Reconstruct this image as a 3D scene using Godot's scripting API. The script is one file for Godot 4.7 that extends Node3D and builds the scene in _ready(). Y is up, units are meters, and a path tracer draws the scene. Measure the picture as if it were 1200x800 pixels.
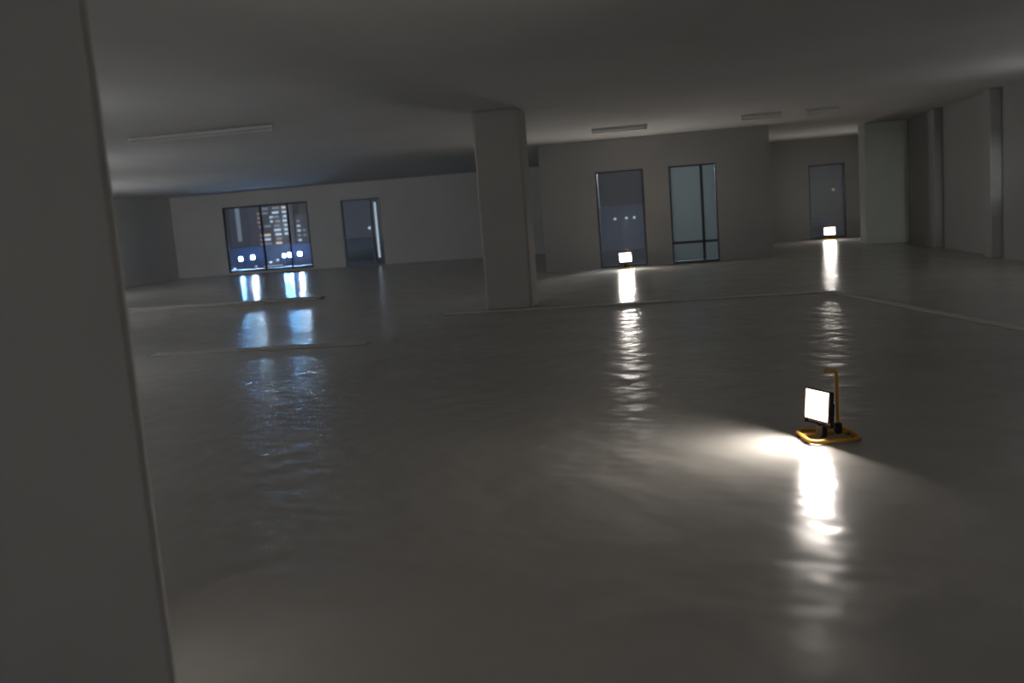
extends Node3D
# An empty concrete floor of an unfinished building at night. Room axes: s across, d away from the camera; the room is turned 10 degrees.

const TURN := -0.174533
const CEIL := 3.12
const RIPPLE := 0.025  # slope of the floor unevenness
const FILL_PENDANTS := [[-7.5, 9.5, 0.6, "added fill bulb on a cord in the bay behind the near partition"], [-12.3, 16.0, 1.3, "added fill bulb on a cord in the second bay behind the partition"], [-17.4, 23.5, 2.1, "added fill bulb on a cord in the far bay by the left wall"], [5.5, 28.6, 0.1, "added fill bulb on a cord behind the pale pier"]]  # unseen bulbs added as fill: s, d, power, label
var M := {}
var used := {}
var stain: PackedFloat32Array
var relief: ImageTexture


func _ready() -> void:
	materials()
	look()
	shell()
	openings()
	pieces()
	city()
	work_light("work_light", "yellow framed work light standing on bare floor, casting pale patch beside it", Vector3(1.88, 0, -5.59), -70.0, 0.21, 0.175, 0.22, 1.6, true, 5.0)
	far_lights()


func look() -> void:
	var cam := Camera3D.new()
	cam.name = "camera"
	add_child(cam)
	var at := CameraAttributesPhysical.new()
	at.frustum_focal_length = 33.0
	at.frustum_focus_distance = 7.0
	at.exposure_aperture = 2.0
	at.frustum_near = 0.05
	at.frustum_far = 3000.0
	cam.attributes = at
	cam.fov = 39.966
	cam.near = 0.05
	cam.far = 3000.0
	cam.position = Vector3(0, 1.5, 0)
	cam.basis = Basis.from_euler(Vector3(deg_to_rad(-7.7), 0, 0)) * Basis(Vector3(0, 0, 1), deg_to_rad(-4.4))
	cam.current = true
	var e := Environment.new()
	e.background_mode = Environment.BG_SKY
	var sm := ProceduralSkyMaterial.new()
	sm.sky_top_color = Color(0.165, 0.168, 0.178)
	sm.sky_horizon_color = Color(0.18, 0.183, 0.194)
	sm.ground_horizon_color = Color(0.19, 0.195, 0.21)
	sm.ground_bottom_color = Color(0.16, 0.16, 0.17)
	var sk := Sky.new()
	sk.sky_material = sm
	e.sky = sk
	e.tonemap_mode = Environment.TONE_MAPPER_LINEAR
	e.tonemap_exposure = 1.0
	e.sdfgi_enabled = true
	e.ssao_enabled = true
	e.ssil_enabled = true
	var we := WorldEnvironment.new()
	we.name = "environment"
	we.environment = e
	add_child(we)
	# pale directional fill added from behind the building, on the city only
	var city_fill := DirectionalLight3D.new()
	city_fill.name = "city_fill"
	city_fill.light_color = Color(0.86, 0.92, 1.0)
	city_fill.light_energy = 0.15
	city_fill.light_angular_distance = 0.5
	city_fill.shadow_enabled = true
	city_fill.basis = Basis.from_euler(Vector3(deg_to_rad(-28), deg_to_rad(-16), 0))
	add_child(city_fill)
	# dim fill lamps added along the side and back walls, all outside the view
	var on_right := ["in the corner at the back wall", "level with the viewer", "past the raised floor strip", "nearest the pale pier"]
	var on_left := ["nearest the back wall", "second along it", "nearest the city window"]
	var on_back := ["at its left end", "left of its middle", "near its middle", "at its right end"]
	for k in 4:
		fill_lamp(room(6.06, 2.0, [-4.0, 4.0, 11.0, 15.0][k]), TURN, 0.22, "added oval fill lamp on the right wall, " + on_right[k])
	for k in 3:
		fill_lamp(room(-18.96, 2.0, [-1.0, 5.0, 18.0][k]), TURN + PI, 1.9, "added oval fill lamp on the left wall, " + on_left[k])
	for k in 4:
		fill_lamp(room([-15.0, -9.0, -5.0, 2.0][k], 2.0, -7.96), TURN - PI / 2.0, 1.15, "added oval fill lamp on the back wall, " + on_back[k])
	# a hooded spot added out of view to brighten the pale pier
	var hood := thing("fill_spot", "added hooded fill spot on the right wall, brightening the pale pier", "lamp", room(6.1, 2.0, 13.5), TURN)
	var st := mb()
	box(st, Vector3(-0.22, 0, 0), Vector3(0.44, 0.03, 0.03), 0.006)
	obj("bracket", st, M.black, hood)
	st = mb()
	tube(st, [Vector3(-0.46, 0, 0.1), Vector3(-0.46, -0.006, -0.06)], 0.06, false, 16)
	obj("hood", st, M.black, hood)
	st = mb()
	tube(st, [Vector3(-0.46, -0.006, -0.06), Vector3(-0.46, -0.006, -0.068)], 0.05, false, 16)
	obj("lamp_face", st, M.bulb, hood)
	var sp := SpotLight3D.new()
	sp.name = "light"
	sp.light_color = Color(0.97, 1.0, 0.97)
	sp.light_energy = 3.2
	sp.light_size = 0.04
	sp.spot_range = 60.0
	sp.spot_attenuation = 2.0
	sp.spot_angle = 10.0
	sp.spot_angle_attenuation = 1.0
	sp.shadow_enabled = true
	sp.position = Vector3(-0.46, -0.01, -0.08)
	sp.rotation = Vector3(deg_to_rad(-4.5), deg_to_rad(0.5), 0)
	hood.add_child(sp)
	# fill bulbs added on cords in the bays hidden by the near partition, and one behind the pale pier
	for p in FILL_PENDANTS:
		fill_pendant(room(p[0], 0, p[1]), p[2], p[3])


# ---------------------------------------------------------------- helpers
func room(s: float, y: float, d: float) -> Vector3:
	return Vector3(s * cos(-TURN) + d * sin(-TURN), y, s * sin(-TURN) - d * cos(-TURN))


func numbered(called: String) -> String:
	var n: int = used.get(called, 0)
	used[called] = n + 1
	return called if n == 0 else "%s_%03d" % [called, n]


func thing(called: String, label: String, category: String, at := Vector3.ZERO, turn := 0.0, group := "") -> Node3D:
	var o := Node3D.new()
	o.name = numbered(called)
	add_child(o)
	o.position = at
	o.rotation.y = turn
	o.set_meta("label", label)
	o.set_meta("category", category)
	if group:
		o.set_meta("group", group)
	return o


func struct(called: String, label: String, category: String, at := Vector3.ZERO, turn := TURN) -> Node3D:
	var o := thing(called, label, category, at, turn)
	o.set_meta("kind", "structure")
	return o


func obj(called: String, st: SurfaceTool, m: Material, parent: Node) -> MeshInstance3D:
	st.generate_normals()
	var o := MeshInstance3D.new()
	o.mesh = st.commit()
	o.material_override = m
	if parent == self:
		called = numbered(called)
	o.name = called
	parent.add_child(o, true)
	return o


func plate(called: String, label: String, category: String, st: SurfaceTool, m: Material) -> MeshInstance3D:
	var o := obj(called, st, m, self)
	o.rotation.y = TURN
	o.set_meta("label", label)
	o.set_meta("category", category)
	o.set_meta("kind", "structure")
	return o


func mb() -> SurfaceTool:
	var st := SurfaceTool.new()
	st.begin(Mesh.PRIMITIVE_TRIANGLES)
	st.set_smooth_group(-1)
	return st


func poly(st: SurfaceTool, pts: Array, out: Vector3) -> void:
	var n: Vector3 = (pts[1] - pts[0]).cross(pts[2] - pts[0])
	if n.dot(out) > 0.0:
		pts = pts.duplicate()
		pts.reverse()
	for i in range(1, pts.size() - 1):
		for p in [pts[0], pts[i], pts[i + 1]]:
			st.add_vertex(p)


# a box with chamfered edges, turned by the basis
func box(st: SurfaceTool, c: Vector3, size: Vector3, b := 0.0, basis := Basis.IDENTITY) -> void:
	var h := size / 2.0
	b = minf(b, minf(h.x, minf(h.y, h.z)) * 0.9)
	for ax in 3:
		var i := (ax + 1) % 3
		var j := (ax + 2) % 3
		for sg in [-1.0, 1.0]:
			var q := []
			for k in [[-1, -1], [1, -1], [1, 1], [-1, 1]]:
				var v := Vector3.ZERO
				v[ax] = sg * h[ax]
				v[i] = k[0] * (h[i] - b)
				v[j] = k[1] * (h[j] - b)
				q.append(c + basis * v)
			var out := Vector3.ZERO
			out[ax] = sg
			poly(st, q, basis * out)
	if b <= 0.0:
		return
	for ax in 3:
		var i := (ax + 1) % 3
		var j := (ax + 2) % 3
		for si in [-1.0, 1.0]:
			for sj in [-1.0, 1.0]:
				var q := []
				for k in [[-1, 0], [1, 0], [1, 1], [-1, 1]]:
					var v := Vector3.ZERO
					v[ax] = k[0] * (h[ax] - b)
					v[i] = si * (h[i] - (b if k[1] == 1 else 0.0))
					v[j] = sj * (h[j] - (b if k[1] == 0 else 0.0))
					q.append(c + basis * v)
				var out := Vector3.ZERO
				out[i] = si
				out[j] = sj
				poly(st, q, basis * out)
	for sx in [-1.0, 1.0]:
		for sy in [-1.0, 1.0]:
			for sz in [-1.0, 1.0]:
				var g := Vector3(sx, sy, sz)
				var q := []
				for ax in 3:
					var v := Vector3(h.x - b, h.y - b, h.z - b)
					v[ax] = h[ax]
					q.append(c + basis * (v * g))
				poly(st, q, basis * g)


# a box given by its room corners: s, y, d
func slab(st: SurfaceTool, s0: float, s1: float, y0: float, y1: float, d0: float, d1: float, b := 0.0) -> void:
	box(st, Vector3((s0 + s1) / 2, (y0 + y1) / 2, -(d0 + d1) / 2), Vector3(absf(s1 - s0), absf(y1 - y0), absf(d1 - d0)), b)


func tube(st: SurfaceTool, path: Array, r: float, closed := false, sides := 10) -> void:
	st.set_smooth_group(0)
	var n := path.size()
	var rings := []
	var prev := Vector3.ZERO
	for i in n:
		var a: Vector3 = path[(i - 1 + n) % n] if closed or i > 0 else path[i]
		var c: Vector3 = path[(i + 1) % n] if closed or i < n - 1 else path[i]
		var t := (c - a).normalized()
		var x := prev - t * prev.dot(t)
		if x.length() < 0.01:
			x = t.cross(Vector3.UP if absf(t.y) < 0.9 else Vector3.RIGHT)
		x = x.normalized()
		prev = x
		var y := t.cross(x)
		var ring := []
		for k in sides:
			var f := TAU * k / sides
			ring.append(path[i] + (x * cos(f) + y * sin(f)) * r)
		rings.append(ring)
	for i in (n if closed else n - 1):
		var u: Array = rings[i]
		var w: Array = rings[(i + 1) % n]
		var mid: Vector3 = (path[i] + path[(i + 1) % n]) / 2.0
		for k in sides:
			var l := (k + 1) % sides
			poly(st, [u[k], u[l], w[l], w[k]], (u[k] + u[l] + w[l] + w[k]) / 4.0 - mid)
	if not closed:
		st.set_smooth_group(-1)
		poly(st, rings[0], path[0] - path[1])
		poly(st, rings[n - 1], path[n - 1] - path[n - 2])
	st.set_smooth_group(-1)


func rounded_path(pts: Array, r: float, closed := false, steps := 6) -> Array:
	var out := []
	var n := pts.size()
	for i in n:
		if not closed and (i == 0 or i == n - 1):
			out.append(pts[i])
			continue
		var p: Vector3 = pts[i]
		var a: Vector3 = p + (pts[(i - 1 + n) % n] - p).normalized() * r
		var c: Vector3 = p + (pts[(i + 1) % n] - p).normalized() * r
		for k in steps + 1:
			var t := float(k) / steps
			out.append(a.lerp(p, t).lerp(p.lerp(c, t), t))
	return out


# seamless fields as sums of plane waves, in floats so that they stay smooth: wavelengths from metres / low to metres / high
func field(n: int, low: float, high: float, count: int, sd: int, slope := false) -> PackedFloat32Array:
	var rng := RandomNumberGenerator.new()
	rng.seed = sd
	var out := PackedFloat32Array()
	out.resize(n * n)
	for k in count:
		var f := low * pow(high / low, rng.randf())
		var a := rng.randf() * TAU
		var kx := roundf(f * cos(a))
		var ky := roundf(f * sin(a))
		if kx == 0.0 and ky == 0.0:
			kx = 1.0
		var size := 1.0 / Vector2(kx, ky).length() if slope else pow(low / Vector2(kx, ky).length(), 0.7)
		var ph := rng.randf() * TAU
		# sin(a + b) by rows and columns
		var cx := PackedFloat32Array()
		var sx := PackedFloat32Array()
		for x in n:
			cx.append(cos(kx * TAU * x / n))
			sx.append(sin(kx * TAU * x / n))
		var at := 0
		for y in n:
			var c := cos(ky * TAU * y / n + ph) * size
			var d := sin(ky * TAU * y / n + ph) * size
			for x in n:
				out[at] += sx[x] * c + cx[x] * d
				at += 1
	return out


func picture(values: PackedFloat32Array, n: int, from: Color, to: Color, spread := 2.2) -> ImageTexture:
	var sq := 0.0
	for v in values:
		sq += v * v
	var dev := sqrt(sq / values.size()) * spread
	var im := Image.create(n, n, false, Image.FORMAT_RGBF)
	for y in n:
		for x in n:
			im.set_pixel(x, y, from.lerp(to, clampf(0.5 + 0.5 * values[y * n + x] / dev, 0.0, 1.0)))
	return ImageTexture.create_from_image(im)


# relief in centimetres of a trowelled floor, of a given slope
func ripples(n: int, metres: float) -> ImageTexture:
	var w := field(n, 4.0, 26.0, 44, 23, true)
	var im := Image.create(n, n, false, Image.FORMAT_RF)
	var k := RIPPLE * metres / TAU * 100.0 / 4.7
	for y in n:
		for x in n:
			im.set_pixel(x, y, Color(0.5 + w[y * n + x] * k, 0, 0))
	return ImageTexture.create_from_image(im)


func plain(col: Color, rough := 0.7, metal := 0.0) -> StandardMaterial3D:
	var m := StandardMaterial3D.new()
	m.albedo_color = col
	m.roughness = rough
	m.metallic = metal
	return m


func glow(col: Color, energy: float) -> StandardMaterial3D:
	var m := plain(Color(0.9, 0.9, 0.9), 0.5)
	m.emission_enabled = true
	m.emission = col
	m.emission_energy_multiplier = energy
	return m


func concrete(low: float, high: float, tint: Color, sd: int, rough: float) -> StandardMaterial3D:
	var m := plain(Color.WHITE, rough)
	m.uv1_triplanar = true
	m.uv1_world_triplanar = true
	m.uv1_scale = Vector3.ONE * 0.3
	var a := (tint * low).srgb_to_linear()
	var b := (tint * high).srgb_to_linear()
	m.albedo_texture = picture(stain, 192, a, b)
	m.uv1_offset = Vector3.ONE * (sd * 0.137)
	m.heightmap_enabled = true
	m.heightmap_scale = 0.1
	m.heightmap_texture = relief
	return m


func materials() -> void:
	stain = field(192, 1.0, 30.0, 60, 7)
	relief = picture(field(192, 6.0, 60.0, 60, 9), 192, Color.BLACK, Color.WHITE)
	var f := plain(Color.WHITE, 1.0)
	f.uv1_triplanar = true
	f.uv1_world_triplanar = true
	f.uv1_scale = Vector3.ONE * 0.33
	f.albedo_texture = picture(field(256, 1.0, 24.0, 60, 3), 256, Color(0.485, 0.465, 0.432), Color(0.515, 0.494, 0.459))
	f.roughness_texture = picture(field(256, 2.0, 40.0, 60, 11), 256, Color(0.2, 0.2, 0.2), Color(0.262, 0.262, 0.262))
	f.roughness_texture_channel = BaseMaterial3D.TEXTURE_CHANNEL_RED
	f.metallic_specular = 0.5
	f.heightmap_enabled = true
	f.heightmap_scale = 1.0
	f.heightmap_texture = ripples(256, 3.0)
	M.floor = f
	M.ceiling = concrete(0.82, 0.85, Color(1, 0.99, 0.98), 21, 0.9)
	M.wall = concrete(0.67, 0.7, Color(1, 0.995, 0.985), 31, 0.85)
	M.wall_pale = concrete(0.9, 0.93, Color(1, 0.99, 0.98), 35, 0.85)
	M.pier = concrete(0.93, 0.96, Color(0.98, 1, 0.97), 41, 0.85)
	M.column = concrete(0.72, 0.78, Color(1, 0.98, 0.95), 51, 0.8)
	M.kerb = concrete(0.7, 0.74, Color(1, 0.98, 0.95), 61, 0.7)
	M.strip = plain(Color(0.82, 0.8, 0.77), 0.6)
	M.frame = plain(Color(0.42, 0.43, 0.45), 0.4, 0.8)
	M.dark_frame = plain(Color(0.28, 0.28, 0.29), 0.6)
	var g := plain(Color(0.9, 0.95, 1.0, 0.04), 0.02)
	g.transparency = BaseMaterial3D.TRANSPARENCY_ALPHA
	M.glass = g
	var fr := plain(Color(0.72, 0.77, 0.78), 0.55)
	fr.backlight_enabled = true
	fr.backlight = Color(0.5, 0.55, 0.57)
	M.frosted = fr
	M.white = plain(Color(0.9, 0.9, 0.88), 0.5)
	M.yellow = plain(Color(0.82, 0.6, 0.16), 0.45)
	M.bezel = plain(Color(0.45, 0.33, 0.16), 0.5)
	M.black = plain(Color(0.06, 0.06, 0.065), 0.5)
	M.lens = glow(Color(1.0, 0.98, 0.96), 6.0)
	M.bulb = glow(Color(1.0, 0.95, 0.88), 2.0)
	M.ground = plain(Color(0.55, 0.55, 0.57), 0.9)
	M.tower = plain(Color(0.55, 0.56, 0.6), 0.8)
	M.podium = plain(Color(0.36, 0.38, 0.41), 0.85)
	M.lit_white = glow(Color(0.75, 0.88, 1.0), 0.75)
	M.lit_dim = glow(Color(0.6, 0.72, 0.85), 0.16)
	M.lit_warm = glow(Color(1.0, 0.93, 0.84), 0.6)
	M.lit_pink = glow(Color(1.0, 0.75, 0.72), 0.12)
	M.lit_pink_strong = glow(Color(1.0, 0.6, 0.55), 0.4)
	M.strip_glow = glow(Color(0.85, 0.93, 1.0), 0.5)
	M.flood_blue = glow(Color(0.42, 0.7, 1.0), 700.0)
	M.flood_white = glow(Color(0.75, 0.9, 1.0), 650.0)


# ---------------------------------------------------------------- lamps
func fill_pendant(at: Vector3, power: float, label: String) -> void:  # a hidden bulb, added only for its light
	var t := thing("fill_bulb", label, "lamp", Vector3(at.x, CEIL, at.z), 0.0, "added fill bulbs hung in the hidden bays")
	var st := mb()
	tube(st, [Vector3(0, 0, 0), Vector3(0, -1.5, 0)], 0.006)
	obj("cord", st, M.black, t)
	st = mb()
	tube(st, [Vector3(0, -1.5, 0), Vector3(0, -1.58, 0)], 0.02)
	obj("socket", st, M.black, t)
	var b := MeshInstance3D.new()
	b.name = "bulb"
	var sm := SphereMesh.new()
	sm.radius = 0.05
	sm.height = 0.1
	b.mesh = sm
	b.material_override = glow(Color(1.0, 0.95, 0.88), 2.0)
	b.position = Vector3(0, -1.62, 0)
	t.add_child(b)
	omni(Vector3(0, -1.62, 0), Color(0.97, 0.985, 1.0), power, 0.05, t)


func fill_lamp(at: Vector3, turn: float, power: float, label: String) -> void:  # an unseen lamp, added to lift the dark room evenly
	var side := -1.0
	var t := thing("fill_wall_lamp", label, "lamp", at, turn, "added fill lamps along the side walls")
	var st := mb()
	box(st, Vector3(-0.02 * side, 0, 0), Vector3(0.04, 0.16, 0.28), 0.015)
	obj("base_plate", st, plain(Color(0.3, 0.3, 0.3)), t)
	var gl := mb()
	box(gl, Vector3(0.03 * side, 0, 0), Vector3(0.05, 0.12, 0.24), 0.02)
	obj("cover", gl, glow(Color(1.0, 0.97, 0.93), 1.0), t)
	var l := OmniLight3D.new()
	l.name = "light"
	l.light_color = Color(0.97, 0.985, 1.0)
	l.light_energy = power
	l.light_size = 0.06
	l.omni_range = 60.0
	l.omni_attenuation = 2.0
	l.shadow_enabled = true
	l.position = Vector3(0.28 * side, 0, 0)
	t.add_child(l)


# a floodlight on a bent-tube stand; its face looks along local +z
func work_light(called: String, label: String, at: Vector3, turn: float, w: float, h: float, cy: float, power: float, full := true, tilt := 0.0) -> Node3D:
	var t := thing(called, label, "work light", at, 0.0)
	var bs := Basis(Vector3.UP, deg_to_rad(turn)) * Basis(Vector3.RIGHT, -deg_to_rad(tilt))
	# the loop on the floor
	var st := mb()
	var x := 0.15
	tube(st, rounded_path([Vector3(-x, 0.022, -x), Vector3(x, 0.022, -x), Vector3(x, 0.022, x), Vector3(-x, 0.022, x)], 0.06, true), 0.0125, true)
	obj("base_loop", st, M.yellow, t)
	var cross := mb()
	tube(cross, [Vector3(-x, 0.022, -0.03), Vector3(x, 0.022, -0.03)], 0.011)
	obj("cross_bar", cross, M.yellow, t)
	for p in [Vector3(-x, 0, -0.07), Vector3(x, 0, -0.07), Vector3(-x, 0, 0.07), Vector3(x, 0, 0.07)]:
		var ft := mb()
		box(ft, p + Vector3(0, 0.008, 0), Vector3(0.04, 0.016, 0.05), 0.004)
		obj("rubber_foot", ft, M.black, t)
	# the mast with its bent hook
	var top := cy + 0.19
	var ms := mb()
	var foot := Vector3(0.075, 0.022, -0.03)
	tube(ms, rounded_path([foot, Vector3(0.075, top, -0.03), Vector3(0.075, top, -0.03) + Vector3(-0.075, 0.0, 0.0)], 0.022), 0.0105)
	obj("mast", ms, M.yellow, t)
	var kn := mb()
	box(kn, foot + Vector3(0, 0.03, 0), Vector3(0.045, 0.07, 0.045), 0.01)
	obj("mast_clamp", kn, M.black, t)
	# the lamp head
	var hc := Vector3(-0.074 if full else 0.0, cy, 0.04)
	var hs := mb()
	box(hs, hc + bs * Vector3(0, 0, -0.022), Vector3(w + 0.012, h + 0.012, 0.03), 0.006, bs)
	var body := obj("housing", hs, M.black, t)
	for k in 7:
		var fn := mb()
		box(fn, hc + bs * Vector3(-w * 0.36 + w * 0.12 * k, 0, -0.044), Vector3(0.006, h * 0.8, 0.02), 0.001, bs)
		obj("cooling_fin", fn, M.black, body)
	var bz := mb()
	for sg in [-1.0, 1.0]:
		box(bz, hc + bs * Vector3(0, sg * (h / 2 + 0.004), -0.003), Vector3(w + 0.016, 0.008, 0.014), 0.003, bs)
		box(bz, hc + bs * Vector3(sg * (w / 2 + 0.004), 0, -0.003), Vector3(0.008, h, 0.014), 0.003, bs)
	obj("bezel", bz, M.bezel, body)
	var ln := mb()
	box(ln, hc + bs * Vector3(0, 0, -0.004), Vector3(w, h, 0.01), 0.003, bs)
	obj("lamp_lens", ln, M.lens, body)
	# yoke down to the loop
	var yk := mb()
	var low := hc.y - h / 2 - 0.03
	for sg in [-1.0, 1.0]:
		box(yk, hc + bs * Vector3(sg * (w / 2 + 0.011), -h * 0.28, -0.022), Vector3(0.005, h * 0.56 + 0.05, 0.025), 0.0, bs)
	box(yk, Vector3(hc.x, low - 0.004, hc.z) + bs * Vector3(0, 0, -0.03), Vector3(w + 0.027, 0.006, 0.025), 0.0, bs)
	obj("yoke", yk, M.black, t)
	var pg := mb()
	var pc := Vector3(hc.x, low / 2 + 0.01, hc.z) + bs * Vector3(0, 0, -0.03)
	box(pg, pc, Vector3(0.055, low - 0.02, 0.05), 0.008, bs)
	var tie := Vector3(pc.x, 0.02, -0.03)
	box(pg, (Vector3(pc.x, 0.022, pc.z) + tie) / 2.0, Vector3(0.04, 0.014, absf(pc.z + 0.03) + 0.04), 0.003)
	obj("pedestal", pg, M.black, t)
	var l := AreaLight3D.new()
	l.name = "light"
	l.area_size = Vector2(w, h)
	l.light_energy = power
	l.light_color = Color(1.0, 0.965, 0.925)
	l.area_range = 60.0
	l.area_attenuation = 2.0
	l.shadow_enabled = true
	l.position = hc + bs * Vector3(0, 0, 0.008)
	l.basis = bs * Basis(Vector3.UP, PI)
	t.add_child(l)
	return t


func far_lights() -> void:
	work_light("work_light", "distant square work light glaring from the floor before a dark doorway", room(-1.1, 0, 22.75), 4.0, 0.29, 0.22, 0.27, 3.2, false, 22.0)
	work_light("work_light", "small distant work light glaring deep in the recess beside the pale pier", room(4.75, 0, 29.9), -18.0, 0.31, 0.22, 0.26, 1.7, false, 15.0)
	# one more stands behind the near partition and lights the floor beyond it
	work_light("work_light", "yellow framed work light standing close behind the near partition", Vector3(-1.75, 0, -3.1), 75.0, 0.21, 0.175, 0.6, 0.1, false)


# ---------------------------------------------------------------- the building
func shell() -> void:
	var st := mb()
	slab(st, -19.2, 6.4, -0.3, 0, -8.2, 23.3)
	slab(st, -19.2, -2.9, -0.3, 0, 23.3, 34.3)
	slab(st, 2.2, 6.4, -0.3, 0, 23.3, 31.2)
	plate("floor", "smooth polished grey concrete floor mirroring the lights", "floor", st, M.floor)
	st = mb()
	slab(st, -19.2, 6.4, CEIL, CEIL + 0.3, -8.2, 23.3)
	slab(st, -19.2, -2.9, CEIL, CEIL + 0.3, 23.3, 34.3)
	slab(st, 2.2, 6.4, CEIL, CEIL + 0.3, 23.3, 31.2)
	plate("ceiling", "dark bare concrete ceiling", "ceiling", st, M.ceiling)
	# far wall on the left, with a wide window and a narrow door
	st = mb()
	slab(st, -19.2, -16.9, 0, CEIL, 34.1, 34.3)
	slab(st, -16.9, -13.45, 2.58, CEIL, 34.1, 34.3)
	slab(st, -16.9, -13.45, 0, 0.08, 34.1, 34.3)
	slab(st, -13.45, -12.15, 0, CEIL, 34.1, 34.3)
	slab(st, -12.15, -10.6, 2.5, CEIL, 34.1, 34.3)
	slab(st, -10.6, -2.9, 0, CEIL, 34.1, 34.3)
	plate("wall_far_left", "dark far wall around the city window", "wall", st, M.wall_pale)
	# middle wall with a dark doorway and a pale double door
	st = mb()
	slab(st, -3.1, -1.74, 0, CEIL, 23.3, 23.5)
	slab(st, -1.74, -0.58, 2.35, CEIL, 23.3, 23.5)
	slab(st, -0.58, 0.03, 0, CEIL, 23.3, 23.5)
	slab(st, 0.03, 1.15, 2.35, CEIL, 23.3, 23.5)
	slab(st, 1.15, 2.4, 0, CEIL, 23.3, 23.5)
	plate("wall_middle", "dark wall holding the pale double door", "wall", st, M.wall)
	st = mb()
	slab(st, -3.1, -2.9, 0, CEIL, 23.5, 34.1)
	plate("wall_return", "side wall running back behind the column", "wall", st, M.wall)
	st = mb()
	slab(st, 2.2, 2.4, 0, CEIL, 23.5, 31.0)
	plate("wall_recess_left", "side wall of the recess past the pale door", "wall", st, M.wall)
	st = mb()
	slab(st, 2.4, 4.35, 0, CEIL, 31.0, 31.2)
	slab(st, 4.35, 5.45, 2.3, CEIL, 31.0, 31.2)
	slab(st, 5.45, 6.4, 0, CEIL, 31.0, 31.2)
	plate("wall_recess_back", "dark back wall of the recess behind the small light", "wall", st, M.wall)
	st = mb()
	slab(st, 6.1, 6.4, 0, CEIL, -8.0, 31.0)
	plate("wall_right", "dark right wall with shallow piers", "wall", st, M.wall)
	st = mb()
	slab(st, -19.2, -19.0, 0, CEIL, -8.0, 34.1)
	plate("wall_left", "dark left wall", "wall", st, M.wall_pale)
	st = mb()
	slab(st, -19.2, 6.4, 0, CEIL, -8.2, -8.0)
	plate("wall_back", "wall behind the viewer", "wall", st, M.wall)
	# the near partition on the left
	st = mb()
	box(st, Vector3(-1.025 - 1.5, CEIL / 2, -2.52), Vector3(3.0, CEIL, 0.04), 0.012)
	var np := obj("wall_near", st, M.kerb, self)
	np.set_meta("label", "dark near partition filling the left edge")
	np.set_meta("category", "wall")
	np.set_meta("kind", "structure")


func pieces() -> void:
	var st := mb()
	box(st, Vector3(0, CEIL / 2, 0), Vector3(0.74, CEIL, 0.7), 0.03)
	var c := obj("column", st, M.column, self)
	c.position = room(-2.57, 0, 14.95)
	c.rotation.y = TURN
	c.set_meta("label", "square concrete column standing alone in the middle of the floor")
	c.set_meta("category", "column")
	c.set_meta("kind", "structure")
	st = mb()
	slab(st, 5.03, 6.1, 0, CEIL, 25.8, 26.6, 0.02)
	var p := obj("pier", st, M.pier, self)
	p.rotation.y = TURN
	p.set_meta("label", "wide pale concrete pier at the mouth of the recess")
	p.set_meta("category", "pier")
	p.set_meta("kind", "structure")
	for k in 2:
		var d: float = [22.9, 19.1][k]
		st = mb()
		slab(st, 5.9, 6.1, 0, CEIL, d - 0.2, d + 0.2, 0.015)
		var q := obj("pilaster", st, M.wall, self)
		q.rotation.y = TURN
		q.set_meta("label", ["shallow wall pier next to the wide pale pier", "shallow wall pier nearest the frame edge on the right wall"][k])
		q.set_meta("category", "pier")
		q.set_meta("kind", "structure")
	# low kerb before the city window
	st = mb()
	slab(st, -19.0, -7.5, 0, 0.05, 19.2, 19.5, 0.01)
	plate("kerb", "low concrete kerb crossing the floor before the city window", "kerb", st, M.kerb)
	# raised strips of the slab edges
	st = mb()
	slab(st, -3.6, 2.3, 0, 0.022, 14.35, 14.5, 0.006)
	plate("trim_1", "low strip along the floor before the column", "floor strip", st, M.strip)
	st = mb()
	var a := Vector3(2.28, 0.011, -14.42)
	var b := Vector3(4.1, 0.011, -6.5)
	box(st, (a + b) / 2, Vector3(0.12, 0.022, (b - a).length()), 0.006, Basis(Vector3.UP, atan2((b - a).x, (b - a).z)))
	plate("trim_2", "low strip running along the floor towards the right", "floor strip", st, M.strip)
	st = mb()
	slab(st, -6.9, -3.9, 0, 0.012, 11.3, 11.6, 0.004)
	plate("trim_3", "flat strip across the window's mirrored lights", "floor strip", st, M.kerb)
	# unlit tube fittings under the ceiling
	for f in [[-0.93, 19.95, 1.15, "unlit white tube light above the dark doorway"], [1.92, 19.95, 0.8, "unlit white tube light in the row, right of the pale door"], [3.1, 19.95, 0.66, "short unlit tube light at the recess end of the row"], [-7.0, 13.7, 2.4, "long unlit tube light under the ceiling above the city window"]]:
		var t := thing("tube_light", f[3], "light fitting", room(f[0], CEIL, f[1]), TURN, "unlit tube lights under the ceiling")
		st = mb()
		box(st, Vector3(0, -0.03, 0), Vector3(f[2], 0.06 if f[2] < 2.0 else 0.04, 0.07), 0.008)
		obj("housing", st, M.white, t)
		var tb := mb()
		tube(tb, [Vector3(-f[2] / 2 + 0.05, -0.085, 0), Vector3(f[2] / 2 - 0.05, -0.085, 0)], 0.016)
		obj("tube", tb, M.white, t)
		for sg in [-1.0, 1.0]:
			var en := mb()
			box(en, Vector3(sg * (f[2] / 2 - 0.03), -0.08, 0), Vector3(0.04, 0.05, 0.05), 0.006)
			obj("tube_holder", en, M.white, t)


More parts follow.
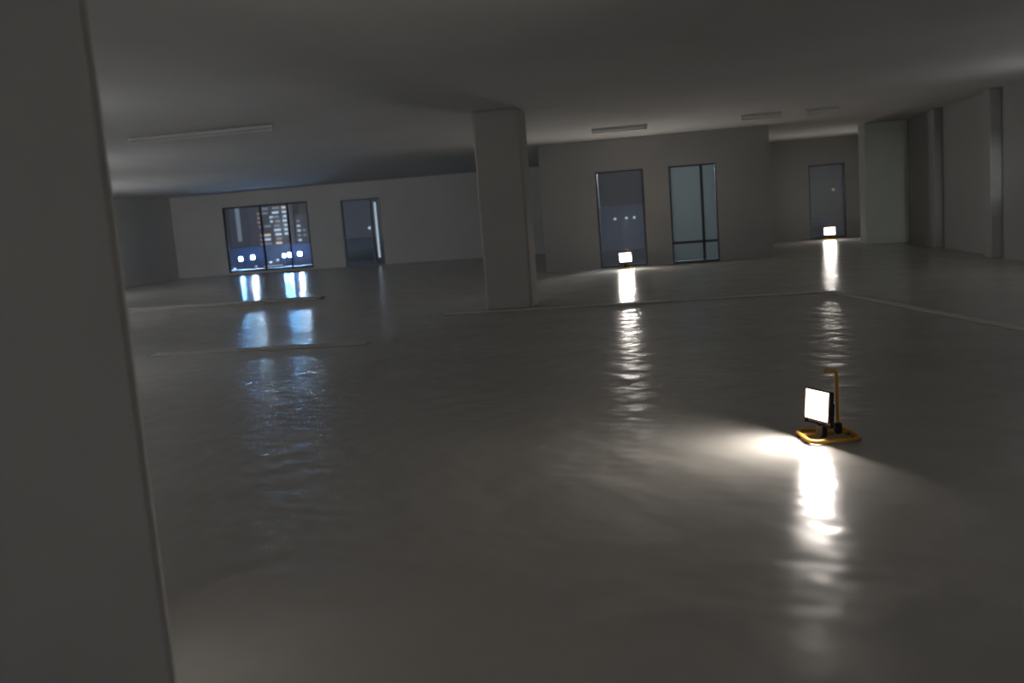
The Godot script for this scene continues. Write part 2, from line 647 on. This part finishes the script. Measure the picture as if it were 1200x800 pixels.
func opening(called: String, label: String, category: String, s0: float, s1: float, y0: float, y1: float, d: float, bars: Array, w := 0.06, fm: Material = null) -> Node3D:
	var t := struct(called, label, category)
	var m: Material = fm if fm else M.dark_frame
	var st := mb()
	slab(st, s0, s0 + w, y0, y1, d, d + 0.1, 0.008)
	slab(st, s1 - w, s1, y0, y1, d, d + 0.1, 0.008)
	slab(st, s0 + w, s1 - w, y1 - w, y1, d, d + 0.1, 0.008)
	slab(st, s0 + w, s1 - w, y0, y0 + w, d, d + 0.1, 0.008)
	obj("frame", st, m, t)
	for b in bars:
		var bt := mb()
		slab(bt, b - w / 2, b + w / 2, y0 + w, y1 - w, d + 0.01, d + 0.09, 0.006)
		obj("mullion", bt, m, t)
	var edges := [s0 + w / 2] + bars + [s1 - w / 2]
	for k in edges.size() - 1:
		var p := mb()
		slab(p, edges[k] + w / 2, edges[k + 1] - w / 2, y0 + w, y1 - w, d + 0.045, d + 0.055)
		obj("pane", p, M.glass, t)
	return t


func openings() -> void:
	opening("window_1", "wide dark-framed window looking out on the lit city", "window", -16.9, -13.45, 0.08, 2.58, 34.12, [-15.38, -14.3])
	opening("window_2", "narrow glazed opening right of the city window", "window", -12.15, -10.6, 0.0, 2.5, 34.12, [-11.0], 0.06, M.frame)
	opening("door_1", "dark glazed doorway behind the square distant work light", "door", -1.74, -0.58, 0.0, 2.35, 23.32, [], 0.05, M.frame)
	var t := struct("door_2", "pale frosted double door with a low rail", "door")
	var st := mb()
	slab(st, 0.03, 0.06, 0, 2.35, 23.32, 23.42)
	slab(st, 1.12, 1.15, 0, 2.35, 23.32, 23.42)
	slab(st, 0.06, 1.12, 2.32, 2.35, 23.32, 23.42)
	slab(st, 0.06, 1.12, 0, 0.05, 23.3, 23.42)
	obj("frame", st, M.dark_frame, t)
	for r in [[0.065, 0.765], [0.825, 1.115]]:
		var lf := mb()
		slab(lf, r[0], r[1], 0.53, 2.315, 23.35, 23.37, 0.003)
		obj("leaf_panel", lf, M.frosted, t)
		var lo := mb()
		slab(lo, r[0], r[1], 0.055, 0.47, 23.35, 23.37, 0.003)
		obj("lower_panel", lo, M.frosted, t)
	st = mb()
	slab(st, 0.06, 1.12, 0.47, 0.53, 23.34, 23.39, 0.004)
	obj("rail", st, M.dark_frame, t)
	st = mb()
	slab(st, 0.765, 0.825, 0.05, 2.32, 23.34, 23.39, 0.004)
	obj("stile", st, M.dark_frame, t)
	opening("door_3", "dark glazed door at the back of the recess", "door", 4.35, 5.45, 0.0, 2.3, 31.02, [], 0.05, M.frame)


# ---------------------------------------------------------------- the city outside
func omni(at: Vector3, col: Color, energy: float, size: float, parent: Node) -> void:
	var l := OmniLight3D.new()
	l.name = "light"
	l.light_color = col
	l.light_energy = energy
	l.light_size = size
	l.omni_range = 400.0
	l.omni_attenuation = 2.0
	l.shadow_enabled = true
	l.position = at
	parent.add_child(l)


func city() -> void:
	var st := mb()
	box(st, Vector3(-60, -27, -520), Vector3(900, 1, 900))
	var g := obj("ground", st, M.ground, self)
	g.set_meta("label", "dark ground of the city below the window")
	g.set_meta("category", "ground")
	g.set_meta("kind", "structure")
	var rng := RandomNumberGenerator.new()
	rng.seed = 5
	# main tower: x from -159 to -134, rows of lit windows 3 m apart
	var t := thing("tower", "tall dark tower with columns of lit windows seen through the city window", "building", Vector3(-147, -26.5, -612))
	st = mb()
	box(st, Vector3(0, 45, 0), Vector3(29, 90, 20), 0.3)
	obj("tower_body", st, M.tower, t)
	var cols := [[-6.9, 2.6, 0.6, 0], [-2.6, 4.2, 0.85, 0], [4.1, 4.4, 0.97, 0], [9.6, 3.0, 0.95, 1], [0.8, 2.0, 0.2, 0]]
	var lit := [BoxMesh.new(), BoxMesh.new()]
	lit[0].size = Vector3(1, 1.3, 0.3)
	for c in cols:
		for k in 20:
			if rng.randf() > c[2]:
				continue
			var y := 10.2 + k * 2.75
			if c[3] == 1 and y < 24.0:
				continue
			var o := MeshInstance3D.new()
			o.name = "lit_window"
			o.mesh = lit[0]
			o.scale = Vector3(c[1] * rng.randf_range(0.7, 1.0), 1, 1)
			o.position = Vector3(c[0] + rng.randf_range(-0.5, 0.5), y, 10.1)
			var pick := rng.randf()
			o.material_override = M.lit_white if pick < 0.55 else M.lit_dim if pick < 0.94 else M.lit_warm
			if c[0] < -6.0:
				o.material_override = M.lit_pink
			t.add_child(o, true)
	# right-hand block
	t = thing("office_block", "lower block with a few lit windows at the right of the city window", "building", Vector3(-128, -26.5, -612))
	st = mb()
	box(st, Vector3(0, 19, 0), Vector3(8.5, 38, 16), 0.3)
	obj("block_body", st, M.tower, t)
	for k in 9:
		for c in [-1.9, 1.5]:
			if rng.randf() > (0.9 if c < 0.0 else 0.5):
				continue
			var o := MeshInstance3D.new()
			o.name = "lit_window"
			o.mesh = lit[0]
			o.scale = Vector3(2.0, 1, 1)
			o.position = Vector3(c, 10.0 + k * 3.0, 8.1)
			o.material_override = M.lit_white if rng.randf() < 0.6 else M.lit_dim
			t.add_child(o, true)
	# slim tower at the left with a lit shaft
	t = thing("slim_tower", "slim tower with one dim lit shaft at the left of the city window", "building", Vector3(-170, -26.5, -625))
	st = mb()
	box(st, Vector3(0, 45, 0), Vector3(14, 90, 16), 0.3)
	obj("tower_body", st, M.tower, t)
	for k in 12:
		var o := MeshInstance3D.new()
		o.name = "lit_window"
		o.mesh = lit[0]
		o.scale = Vector3(2.6, 1.6, 1)
		o.position = Vector3(-1.5, 25.0 + k * 2.2, 8.1)
		o.material_override = M.lit_dim
		t.add_child(o, true)
	# dark block behind the narrow opening
	t = thing("dark_block", "dark block with a few lit windows seen through the narrow opening", "building", Vector3(-86, -26.5, -612))
	st = mb()
	box(st, Vector3(0, 24, 0), Vector3(44, 48, 16), 0.3)
	obj("tower_body", st, M.tower, t)
	for p in [[1.9, 13.6], [1.1, 16.4], [0.9, 26.2], [-16.2, 13.4], [-16.0, 11.8], [-11.0, 14.0]]:
		var o := MeshInstance3D.new()
		o.name = "lit_window"
		o.mesh = lit[0]
		o.scale = Vector3(1.3, 1.2, 1)
		o.position = Vector3(p[0], p[1], 8.1)
		o.material_override = M.lit_white
		t.add_child(o, true)
	# the terrace outside the window with its lights
	st = mb()
	slab(st, -22.0, -8.0, -0.4, -0.02, 34.3, 40.2)
	plate("terrace", "terrace slab outside the city window", "terrace", st, M.ground)
	st = mb()
	slab(st, -22.0, -8.0, -0.02, 0.92, 39.9, 40.1, 0.01)
	slab(st, -22.0, -8.0, 0.92, 0.97, 39.85, 40.15, 0.01)
	plate("parapet", "pale terrace parapet lit blue outside the city window", "parapet", st, M.podium)
	# spotlights on the terrace: s, height, size, blue or white
	for f in [[-18.86, 0.47, 0.15, 0, "blue spotlight leftmost on the terrace outside the window"], [-18.28, 0.5, 0.15, 1, "white spotlight on the terrace left of the first mullion"], [-16.8, 0.48, 0.12, 0, "small blue spotlight on the terrace below the tower windows"], [-16.52, 0.5, 0.17, 0, "bright blue spotlight on the terrace right of the tower windows"], [-16.08, 0.51, 0.14, 1, "white spotlight on the terrace at the window's right end"]]:
		t = thing("spotlight", f[4], "spotlight", room(f[0], -0.02, 39.3), TURN, "spotlights standing on the terrace")
		st = mb()
		tube(st, [Vector3(0, 0.01, 0), Vector3(0, f[1] - 0.06, -0.03)], 0.014)
		obj("pole", st, M.dark_frame, t)
		st = mb()
		box(st, Vector3(0, 0.012, 0), Vector3(0.16, 0.024, 0.16), 0.006)
		obj("base_plate", st, M.dark_frame, t)
		st = mb()
		box(st, Vector3(0, f[1], -0.03), Vector3(f[2] + 0.03, f[2] + 0.03, 0.05), 0.01)
		obj("lamp_housing", st, M.dark_frame, t)
		st = mb()
		box(st, Vector3(0, f[1], 0), Vector3(f[2], f[2], 0.02), 0.006)
		obj("lamp_face", st, M.flood_blue if f[3] == 0 else M.flood_white, t)
		omni(Vector3(0, f[1] + 0.12, -0.27), Color(0.2, 0.45, 1.0) if f[3] == 0 else Color(0.35, 0.58, 1.0), 0.11, 0.05, t)
	# light bar and small lamps at the foot of the parapet
	t = thing("light_bar", "low warm light bar along the terrace floor below the tower windows", "light bar", room(-17.05, 0.0, 38.6), TURN)
	st = mb()
	box(st, Vector3(0, 0.03, -0.02), Vector3(0.92, 0.06, 0.05), 0.008)
	obj("bar_housing", st, M.dark_frame, t)
	st = mb()
	box(st, Vector3(0, 0.075, 0), Vector3(0.88, 0.03, 0.03), 0.008)
	obj("glow_strip", st, M.lit_warm, t)
	for f in [[-18.75, 0.05, "reddish low marker lamp on the terrace at the window's left end"], [-17.76, 0.08, "warm low marker lamp on the terrace beside the first mullion"], [-17.08, 0.22, "marker lamp on the terrace above the warm light bar"], [-16.74, 0.3, "topmost marker lamp on the terrace above the light bar"]]:
		t = thing("marker_lamp", f[2], "marker lamp", room(f[0], -0.02, 38.4), TURN, "small marker lamps on the terrace")
		st = mb()
		tube(st, [Vector3(0, 0, 0), Vector3(0, f[1], 0)], 0.012)
		obj("stem", st, M.dark_frame, t)
		st = mb()
		box(st, Vector3(0, f[1] + 0.04, 0), Vector3(0.12, 0.08, 0.08), 0.02)
		obj("lamp_cap", st, M.lit_pink_strong if f[0] < -17.5 else M.lit_warm, t)
	# strip made to glow as the lit reveal, and small lamps by the narrow opening
	t = thing("glowing_reveal", "tall white strip outside the narrow opening, made to glow as its lit reveal", "glowing strip", room(-10.96, 0, 34.6), TURN)
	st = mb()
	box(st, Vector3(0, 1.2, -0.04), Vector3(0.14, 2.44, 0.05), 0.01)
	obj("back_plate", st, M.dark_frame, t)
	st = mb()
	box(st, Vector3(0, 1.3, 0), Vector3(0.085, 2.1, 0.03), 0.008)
	obj("glow_strip", st, M.strip_glow, t)
	# far dots in the middle doorway
	t = thing("distant_block", "distant dark block with three lit windows seen through the dark doorway", "building", Vector3(78, -26.5, -610))
	st = mb()
	box(st, Vector3(0, 14, 0), Vector3(34, 28, 14), 0.2)
	obj("block_body", st, M.tower, t)
	for x in [-6.5, 0.8, 5.8]:
		st = mb()
		box(st, Vector3(x, 20.0, 7.05), Vector3(1.3, 1.3, 0.2))
		obj("lit_window", st, M.lit_white, t)
	# an unseen lamp added to brighten the frosted door from behind
	t = thing("door_fill_lamp", "cool white lamp post added unseen behind the frosted door to brighten it", "lamp", room(0.4, 0, 28.5))
	st = mb()
	tube(st, [Vector3(0, -26.5, 0), Vector3(0, 2.5, 0)], 0.05)
	obj("post", st, M.dark_frame, t)
	st = mb()
	box(st, Vector3(0, 2.62, 0), Vector3(0.24, 0.2, 0.24), 0.04)
	obj("lamp_globe", st, glow(Color(0.85, 0.95, 1.0), 2.0), t)
	omni(Vector3(0, 2.62, 0), Color(0.88, 0.95, 1.0), 25.0, 0.08, t)
